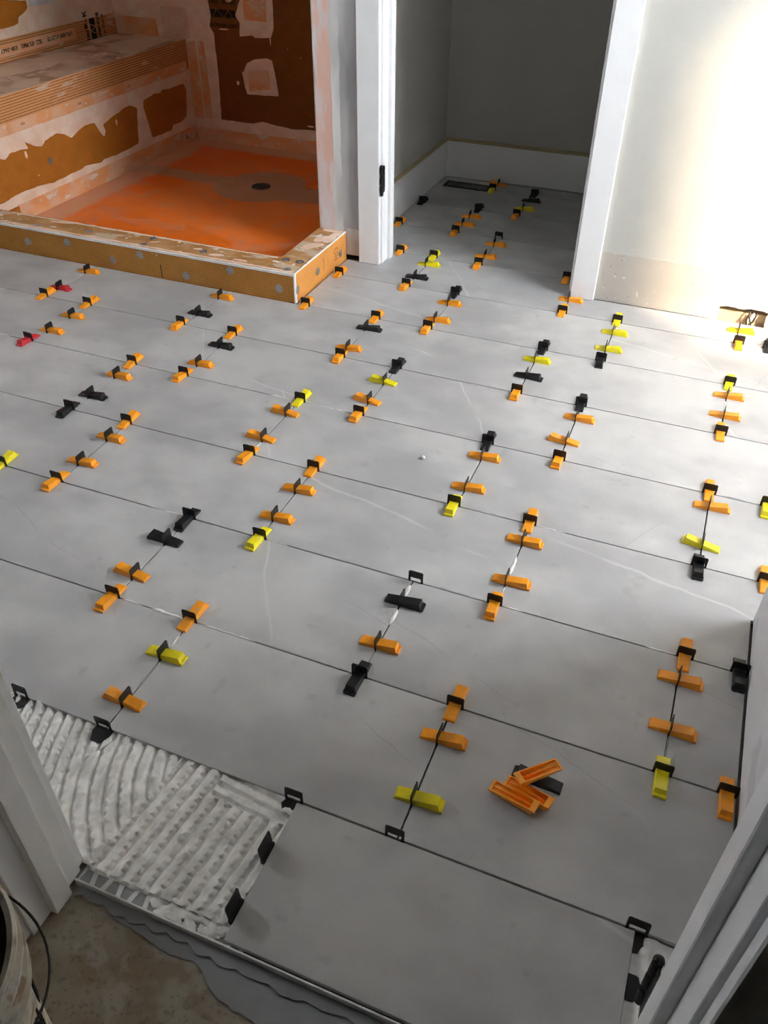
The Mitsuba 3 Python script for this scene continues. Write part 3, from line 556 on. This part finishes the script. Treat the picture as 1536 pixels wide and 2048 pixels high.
SY = -0.268
used.add('edge_strip')
put('edge_strip__rim', bevel_box(JX0 + 0.004, JX1 + 0.1, SY - 0.0025, SY + 0.001, -0.020, 0.0006, 0.0008), 'm_strip')
leg = sbox(JX0 + 0.004, SY, 0.17, SY + 0.030)
pitch = 0.0262; holes = []
for i in range(12):
    x = JX0 + 0.012 + i * pitch; o = i % 2
    a, b = (0.0055, 0.0095) if o else (0.0095, 0.0055)
    holes.append(Polygon([(x - a + .004, SY + 0.006), (x + a + .004, SY + 0.006), (x + b + .004, SY + 0.0235), (x - b + .004, SY + 0.0235)]).buffer(0.0012))
put('edge_strip__leg', shift(extr(leg.difference(unary_union(holes)), 0.0012), 0, 0, -0.0125), 'm_strip'); labels['edge_strip__leg'] = {'label': 'perforated anchoring leg with trapezoid holes'}
put('floor__gray_backing', bx(JX0, 0.17, SY + 0.001, SY + 0.034, -0.0135, -0.0127), 'm_thinset_gray')
tag('edge_strip', 'thin metal tile edge strip with a perforated leg across the doorway', 'edge strip')
# lumps of thinset squeezed through the strip's leg
rs = np.random.default_rng(5); lumps = []
for i in range(13):
    x = JX0 + 0.012 + i * 0.0215 + rs.uniform(-.003, .003); s = trimesh.creation.icosphere(2, 1.0); s.vertices *= (rs.uniform(.010, .014), rs.uniform(.005, .007), rs.uniform(.003, .0045)) ; s.vertices *= (0.8 + 0.5 * meshkit.fbm(s.vertices * 130 + i, 3, i))[:, None]
    lumps.append(shift(turn(s, rs.uniform(-20, 5)), x, SY + 0.031 + rs.uniform(-.002, .002), -0.0105))
for i in range(16):
    x = 0.0 + i * 0.0085 + rs.uniform(-.003, .003); s = trimesh.creation.icosphere(2, 1.0); s.vertices *= (rs.uniform(.012, .020), rs.uniform(.005, .008), rs.uniform(.0025, .004)); s.vertices *= (0.45 + 1.2 * meshkit.fbm(s.vertices * 220 + i, 4, i))[:, None]
    lumps.append(shift(turn(s, rs.uniform(-40, 40)), x, SY + 0.018 + rs.uniform(-.008, .008), -0.0105))
put('thinset_bed__squeezed_lump', cat(lumps), 'm_thinset', smooth=True); labels['thinset_bed__squeezed_lump'] = {'kind': 'stuff'}
# grey skim coats on the hall floor before the strip
def wavy(y_of, x0, x1, seed, amp):
    xs = np.linspace(x0, x1, 160); w = meshkit.fbm(np.c_[xs * 18, xs * 0, xs * 0 + seed], 4, seed); return Polygon([(x0, SY - 0.001), *[(x, y_of(x) - amp * (a - 0.5)) for x, a in zip(xs, w)], (x1, SY - 0.001)]).buffer(0)
put('floor_hall__skim_coat', shift(extr(wavy(lambda x: -0.300 - 0.13 * max(0, x - 0.0) - 0.012 * math.tanh(8 * (x - 0.1)), JX0 + 0.02, JX1, 3, 0.035), 0.0022), 0, 0, -0.0200), 'm_thinset_gray')
put('floor_hall__thinset_ooze', shift(extr(wavy(lambda x: -0.281 - 0.022 * max(0, x) - 0.007 * abs(math.sin(x * 62 + 2 * math.sin(x * 9))), JX0 + 0.015, JX1, 8, 0.016), 0.006), 0, 0, -0.0200), 'm_thinset_gray')

# ------------------------------------------------------------------ levelling clips and wedges
def clip_plate(hollow=True):
    w, h = 0.0355, 0.0305
    q = sbox(-w / 2, -0.0090, w / 2, h).intersection(sbox(-w / 2, -0.02, w / 2, h)); q = q.buffer(-0.0042).buffer(0.0042).union(sbox(-w / 2, -0.0090, w / 2, 0.01))
    q = q.difference(sbox(-0.0129, -0.0012, 0.0129, 0.0118))
    m = extr(q, 0.0018); m.apply_translation((0, 0, -0.0009)); v = m.vertices.copy(); m.vertices = np.stack([v[:, 0], -v[:, 2], v[:, 1]], 1); return m   # plate in the xz plane
CLIP = ply(clip_plate(), 'm_black')
foot = shift(extr(Polygon([(-.020, -.012), (-.010, -.032), (.010, -.032), (.020, -.012), (.020, .012), (.010, .032), (-.010, .032), (-.020, .012)]), 0.0018), 0, 0, -0.0112)
FOOT = ply(foot, 'm_black')
FOOTC = ply(shift(extr(Polygon([(-.020, -.012), (-.010, -.028), (.0, -.028), (.006, -.016), (.006, .012), (-.010, .012)]), 0.0018), 0, 0, -0.0112), 'm_black')
def man(m): return m3.Manifold(m3.Mesh(np.asarray(m.vertices, np.float32), np.asarray(m.faces, np.uint32)))
def hull(pts): return m3.Manifold.hull_points(np.asarray(pts, np.float32).tolist()) if hasattr(m3.Manifold, 'hull_points') else man(trimesh.convex.convex_hull(np.asarray(pts)))
def tri(mf): m = mf.to_mesh(); return trimesh.Trimesh(np.asarray(m.vert_properties)[:, :3], np.asarray(m.tri_verts), process=True)
WLEN = 0.091
def wedge_mesh(kind):
    """Thin end at s = 0, thick end at s = 0.091; a lip at the thick end; hollow below with a rib."""
    wb, wt = 0.0125, 0.0102
    body = [(0, s * wb, 0) for s in (-1, 1)] + [(0.0008, s * (wb - .0006), 0.0046) for s in (-1, 1)] + [(0.0865, s * wb, 0) for s in (-1, 1)] + [(0.0825, s * wt, 0.0172) for s in (-1, 1)] + [(0.0035, s * (wb - .0018), .0058) for s in (-1, 1)] + [(0.0860, s * (wt + .001), 0.004) for s in (-1, 1)]
    if kind == 'k':
        lipm = man(shift(extr(sbox(0.078, -0.0135, 0.0925, 0.0135).buffer(-.004).buffer(.004), 0.0042), 0, 0, 0))
    else:
        lipm = hull([(x, y, z) for x in (0.084, 0.091) for y in (-wb, wb) for z in (0, 0.0052)] + [(0.0905, y, 0.0056) for y in (-wb + .0006, wb - .0006)])
    inner = [(0.004, s * (wb - .0026), -0.001) for s in (-1, 1)] + [(0.080, s * (wb - .0026), -0.001) for s in (-1, 1)] + [(0.0045, s * (wb - .003), 0.0034) for s in (-1, 1)] + [(0.0795, s * (wt - .0022), 0.0146) for s in (-1, 1)]
    rib = hull([(x, y, z) for x, zt in ((0.003, .0036), (0.080, .0142)) for y in (-.0007, .0007) for z in (0.0022, zt)])
    pins = [man(shift(trimesh.creation.cylinder(0.0016, h_, sections=8), x, 0, h_ / 2 + 0.0006)) for x, h_ in ((0.024, .006), (0.060, .011))]
    m = (hull(body) + lipm) - hull(inner)
    m = m + rib
    for q in pins: m = m + q
    return tri(m)
WEDGE = {c: ply(wedge_mesh(c), 'm_wedge_' + c) for c in 'okyr'}
CLIPS = '''X5,0,1.783oR X5,0,1.613rR L5,-1.706of L5,-1.507of X4,0,1.435oR X4,0,1.313oR L4,-1.516rn L4,-1.092of X3,0,1.142oR X3,0,1.008kR L3,-1.100kn L3,-0.894of X2,0,0.836oR X2,0,0.707oR L2,-0.897on L2,-1.086yf X5,1,1.782oR X5,1,1.629kR L5,-1.103on L5,-0.892of X4,1,1.444kR X4,1,1.309oR L4,-0.894on L3,-0.480on L7,-0.762of L6,-0.760of L6,-0.477of X5,2,1.757kR X5,2,1.596oR L5,-0.478on L5,-0.275kf X4,2,1.435yL X4,2,1.310oL L4,-0.278on L4,-0.475yf X3,1,1.152oL X3,1,1.004oL L3,-0.281of X2,1,0.824oR X2,1,0.698oR L2,-0.279yn L4,0.126kf X3,2,1.157oR X3,2,1.004oR L3,0.125yn L9,-0.745of L8,-0.620of L8,-0.472yf X7,0,2.376yR X7,0,2.238kR L7,-0.477on L7,-0.277kf X6,0,2.063oR X6,0,1.914oR L6,-0.278on L9,-0.478on X9,0,2.865oR X9,0,2.971oR L10,-0.467kf L8,-0.278on X8,0,2.544oR X8,0,2.690oR L9,-0.280-n L10,-0.282on X10,0,3.169yR X10,0,3.290kR L11,-0.275kf L11,-0.486yn X11,0,3.465oL L10,-0.745kf L8,0.088on X7,1,2.268oR L7,0.137of L7,0.337yf X6,1,2.061yR X6,1,1.931yR L6,0.335kn L6,0.139kf X5,3,1.761yR X5,3,1.644kR L5,0.129on L5,0.332kf X4,3,1.459oR X4,3,1.323oL L4,0.333on L7,0.754on X7,2,2.246yR L6,0.745yf X5,4,1.765oR X5,4,1.643oR L5,0.742of L4,0.738of X3,3,1.167oR X3,3,1.003yL L3,0.741kn L4,0.884yn L3,0.891of L3,0.327of X2,2,0.849oR X2,2,0.697oR L2,0.324on L2,0.133-n X1,1,0.539kR X1,1,0.400oR L1,0.123kn L1,0.331of X0,1,0.224oR X0,1,0.085yR L0,0.322-n L0,0.127-n X1,0,0.517kL L2,-0.482kn X1,0,0.384oL L1,-0.490on L1,-0.286of X0,0,0.201yR X0,0,0.069oL L0,-0.286-n L0,-0.488-n L2,0.743of X1,2,0.546oR X1,2,0.414oR L1,0.736yn L1,0.851on L2,0.853kn L0,0.737-n L7,0.850kf'''
recs = []
for e in CLIPS.split():
    t, body, col, d = e[0], e[1:-2], e[-2], e[-1]; a = body.split(',')
    if t == 'L': recs.append(dict(t='L', k=int(a[0]), x=float(a[1]), y=int(a[0]) * P, c=col, d=d))
    else: recs.append(dict(t='X', k=int(a[0]), j=int(a[1]), x=OFF[int(a[0])] + int(a[1]) * TL, y=float(a[2]), c=col, d=d))
CN = {'o': 'orange', 'k': 'black', 'y': 'yellow', 'r': 'red'}
def where(r):
    if r['t'] == 'L':
        same = sorted(q['x'] for q in recs if q['t'] == 'L' and q['k'] == r['k']); i = same.index(r['x'])
        return f"on {ORD[r['k']]} long joint from doorway, " + ('leftmost' if i == 0 else f'{ORD[i]} from left')
    js = sorted({q['j'] for q in recs if q['t'] == 'X' and q['k'] == r['k']}); ys = sorted(q['y'] for q in recs if q['t'] == 'X' and q['k'] == r['k'] and q['j'] == r['j'])
    n = '' if len(ys) == 1 else ('nearer ' if r['y'] == ys[0] else 'farther ')
    return f"{n}on {ORD[js.index(r['j'])]} cross joint in {ORD[r['k']]} full tile row"
for r in recs:
    k = fresh('levelling_clip'); x, y = r['x'], r['y']
    yaw = 90.0 if r['t'] == 'X' else 0.0
    lean = rnd.uniform(-3, 3)
    M = T().translate([x, y, 0]).rotate([0, 0, 1], yaw + rnd.uniform(-1.2, 1.2)).rotate([1, 0, 0], lean)
    scene[k] = {**CLIP, 'to_world': M}
    empty = r['c'] == '-'
    tag(k, ('black clip without wedge ' if empty else f"black clip of {CN[r['c']]} wedge ") + where(r), 'tile clip', 'levelling clips standing in the tile joints')
    if r['k'] == 0 and r['t'] == 'L' and abs(x - 0.322) > 0.01:
        del scene[k]; scene[k + '__plate'] = {**CLIP, 'to_world': M}
        scene[k + '__foot'] = {**(FOOT if x > 0.5 else FOOTC if x > 0 else FOOT), 'to_world': T().translate([x, y, 0 if x > 0.5 else 0.0066])}
    if empty: continue
    w = fresh('levelling_wedge'); s0 = rnd.uniform(0.034, 0.042)      # how far the wedge has been driven
    ang = {'R': 0.0, 'L': 180.0, 'f': 90.0, 'n': -90.0}[r['d']] + rnd.uniform(-3.5, 3.5)
    if r['d'] == 'L': ang -= 4
    scene[w] = {**WEDGE[r['c']], 'to_world': T().translate([x, y, 0.0002]).rotate([0, 0, 1], ang).translate([-s0, 0, 0])}
    tag(w, f"{CN[r['c']]} plastic wedge " + where(r), 'tile wedge', 'levelling wedges driven through the clips')
# clips standing at the free edges of the first tile by the door
side_plate = extr(sbox(-0.0195, 0.0, 0.0195, 0.034).buffer(-.004).buffer(.004).difference(sbox(-0.0195, -0.001, -0.013, 0.006)), 0.0018); v_ = side_plate.vertices.copy(); side_plate.vertices = np.stack([v_[:, 2] - .0009, v_[:, 0], v_[:, 1]], 1)
SIDE = ply(side_plate, 'm_black')
for (x, y, lab) in [(0.1295, -0.107, 'black clip at the left edge of the front tile, farther from the camera'), (0.1295, -0.214, 'black clip at the left edge of the front tile, nearer the camera')]:
    k = fresh('levelling_clip'); scene[k + '__plate'] = {**SIDE, 'to_world': T().translate([x, y, 0.004]).rotate([0, 1, 0], -6)}
    scene[k + '__foot'] = ply(shift(extr(Polygon([(.128, y - .02), (.134, y - .02), (.134, y + .02), (.128, y + .02), (.118, y + .006), (.118, y - .006)]), .012), 0, 0, -.0085), 'm_black')
    tag(k, lab, 'tile clip')
k = fresh('levelling_clip'); scene[k + '__foot'] = {**FOOT, 'to_world': T().translate([0.7365, -0.085, 0.0]).rotate([0, 0, 1], 90)}
scene[k + '__stub'] = ply(bx(0.7362, 0.7378, -0.101, -0.069, -0.0095, -0.001), 'm_black')
tag(k, 'snapped black clip base under the right edge of the front tile', 'tile clip')
# the loose pile on the second tile row from the door
def loose(c, cx, cy, cz, ang, flip, tilt, lab):
    w = fresh('levelling_wedge'); M = T().translate([cx, cy, cz]).rotate([0, 0, 1], ang)
    M = M.rotate([0, 1, 0], tilt)
    if flip: M = M.rotate([1, 0, 0], 180)
    scene[w] = {**WEDGE[c], 'to_world': M.translate([-WLEN / 2, 0, 0])}; tag(w, lab, 'tile wedge', None)
loose('k', 0.525, 0.205, 0.0002, 180 - 2, False, 0, 'loose black wedge lying under the orange ones on the grey tile')
loose('o', 0.4945, 0.147, 0.0186, -12, True, -5.5, 'loose upturned orange wedge lying lowest and leftmost in the small pile')
loose('o', 0.5165, 0.165, 0.0188, -14, True, -5.5, 'loose upturned orange wedge behind the lowest one in the small pile')
loose('o', 0.5235, 0.200, 0.0385, 198 + 28, True, -5.0, 'loose upturned orange wedge lying across the top of the small pile')
used.add('mortar_crumb'); s = trimesh.creation.icosphere(2, 0.006); s.vertices *= (0.7 + 0.6 * meshkit.fbm(s.vertices * 150, 3, 2))[:, None]
put('mortar_crumb', shift(s, -0.02, 1.087, 0.0045), 'm_bead', smooth=True); tag('mortar_crumb', 'small white crumb of mortar lying alone in the middle of a grey tile', 'crumb')

# hinge on the right frame of the entry
hinge('door_hinge_001', JX1 - 0.001, -0.240, 0.296, -1, -1, 'black hinge low on the right door frame, half hidden by it')

# ------------------------------------------------------------------ bucket
used.add('bucket'); bc = (-0.084, -0.561, -0.020)
outer = [(0.0, 0.0), (0.108, 0.0), (0.112, 0.006), (0.117, 0.12), (0.126, 0.262), (0.127, 0.268), (0.137, 0.270), (0.138, 0.277), (0.128, 0.280), (0.128, 0.298), (0.140, 0.300), (0.141, 0.308), (0.130, 0.311), (0.130, 0.328),
         (0.1425, 0.330), (0.1435, 0.338), (0.133, 0.341), (0.134, 0.361), (0.144, 0.363), (0.145, 0.371), (0.141, 0.374), (0.134, 0.371)]
put('bucket__body', shift(lathe(outer, 72), *bc), 'm_bucket', smooth=35); labels['bucket__body'] = {'label': 'dirty white ribbed bucket wall'}
put('bucket__inside', shift(lathe([(0.134, 0.371), (0.130, 0.36), (0.122, 0.25), (0.110, 0.03), (0.0, 0.03)], 60), *bc), 'm_bucket_in', smooth=35); labels['bucket__inside'] = {'label': 'dark dirty inside of the bucket'}
t = np.linspace(0, math.pi, 40); ca, sa = math.cos(0.75), math.sin(0.75)
bail = np.c_[0.142 * np.cos(t), 0.05 + 0.118 * np.sin(t) * 0 + 0.0 * t, np.zeros(40)]
ax = np.array([math.cos(2.36), math.sin(2.36), 0]); out = np.array([math.cos(0.79), math.sin(0.79), 0])
bail = np.array([bc[0], bc[1], bc[2] + 0.325]) + 0.146 * np.cos(t)[:, None] * ax + np.sin(t)[:, None] * (0.158 * out + np.array([0, 0, -0.055]))
put('bucket__handle', tube(bail, 0.0017, 8), 'm_black', smooth=True); labels['bucket__handle'] = {'label': 'thin black wire handle hanging down'}
def on_bucket(poly, z_of, r_of):
    m = extr(poly, 0.001); m = m.subdivide(); m = m.subdivide(); v = m.vertices; z = v[:, 1]; r = r_of(z) + v[:, 2]; a = v[:, 0] / 0.12
    m.vertices = np.stack([bc[0] + r * np.cos(a), bc[1] + r * np.sin(a), bc[2] + z], 1); return m
rof = lambda z: np.interp(z, [0.006, 0.12, 0.262], [0.112, 0.117, 0.127]) + 0.0003
prints = [sbox(0.000, .145, .035, .235)] + [sbox(0.060 + i * .006, .12, .063 + i * .006, .17 + .02 * (i % 2)) for i in range(5)] + [sbox(.10, .16, .115, .24)]
for q in prints: put('bucket__printed_mark', on_bucket(q, None, rof), 'm_ink')
tag('bucket', 'mortar stained white plastic bucket standing in the hall at the lower left', 'bucket')
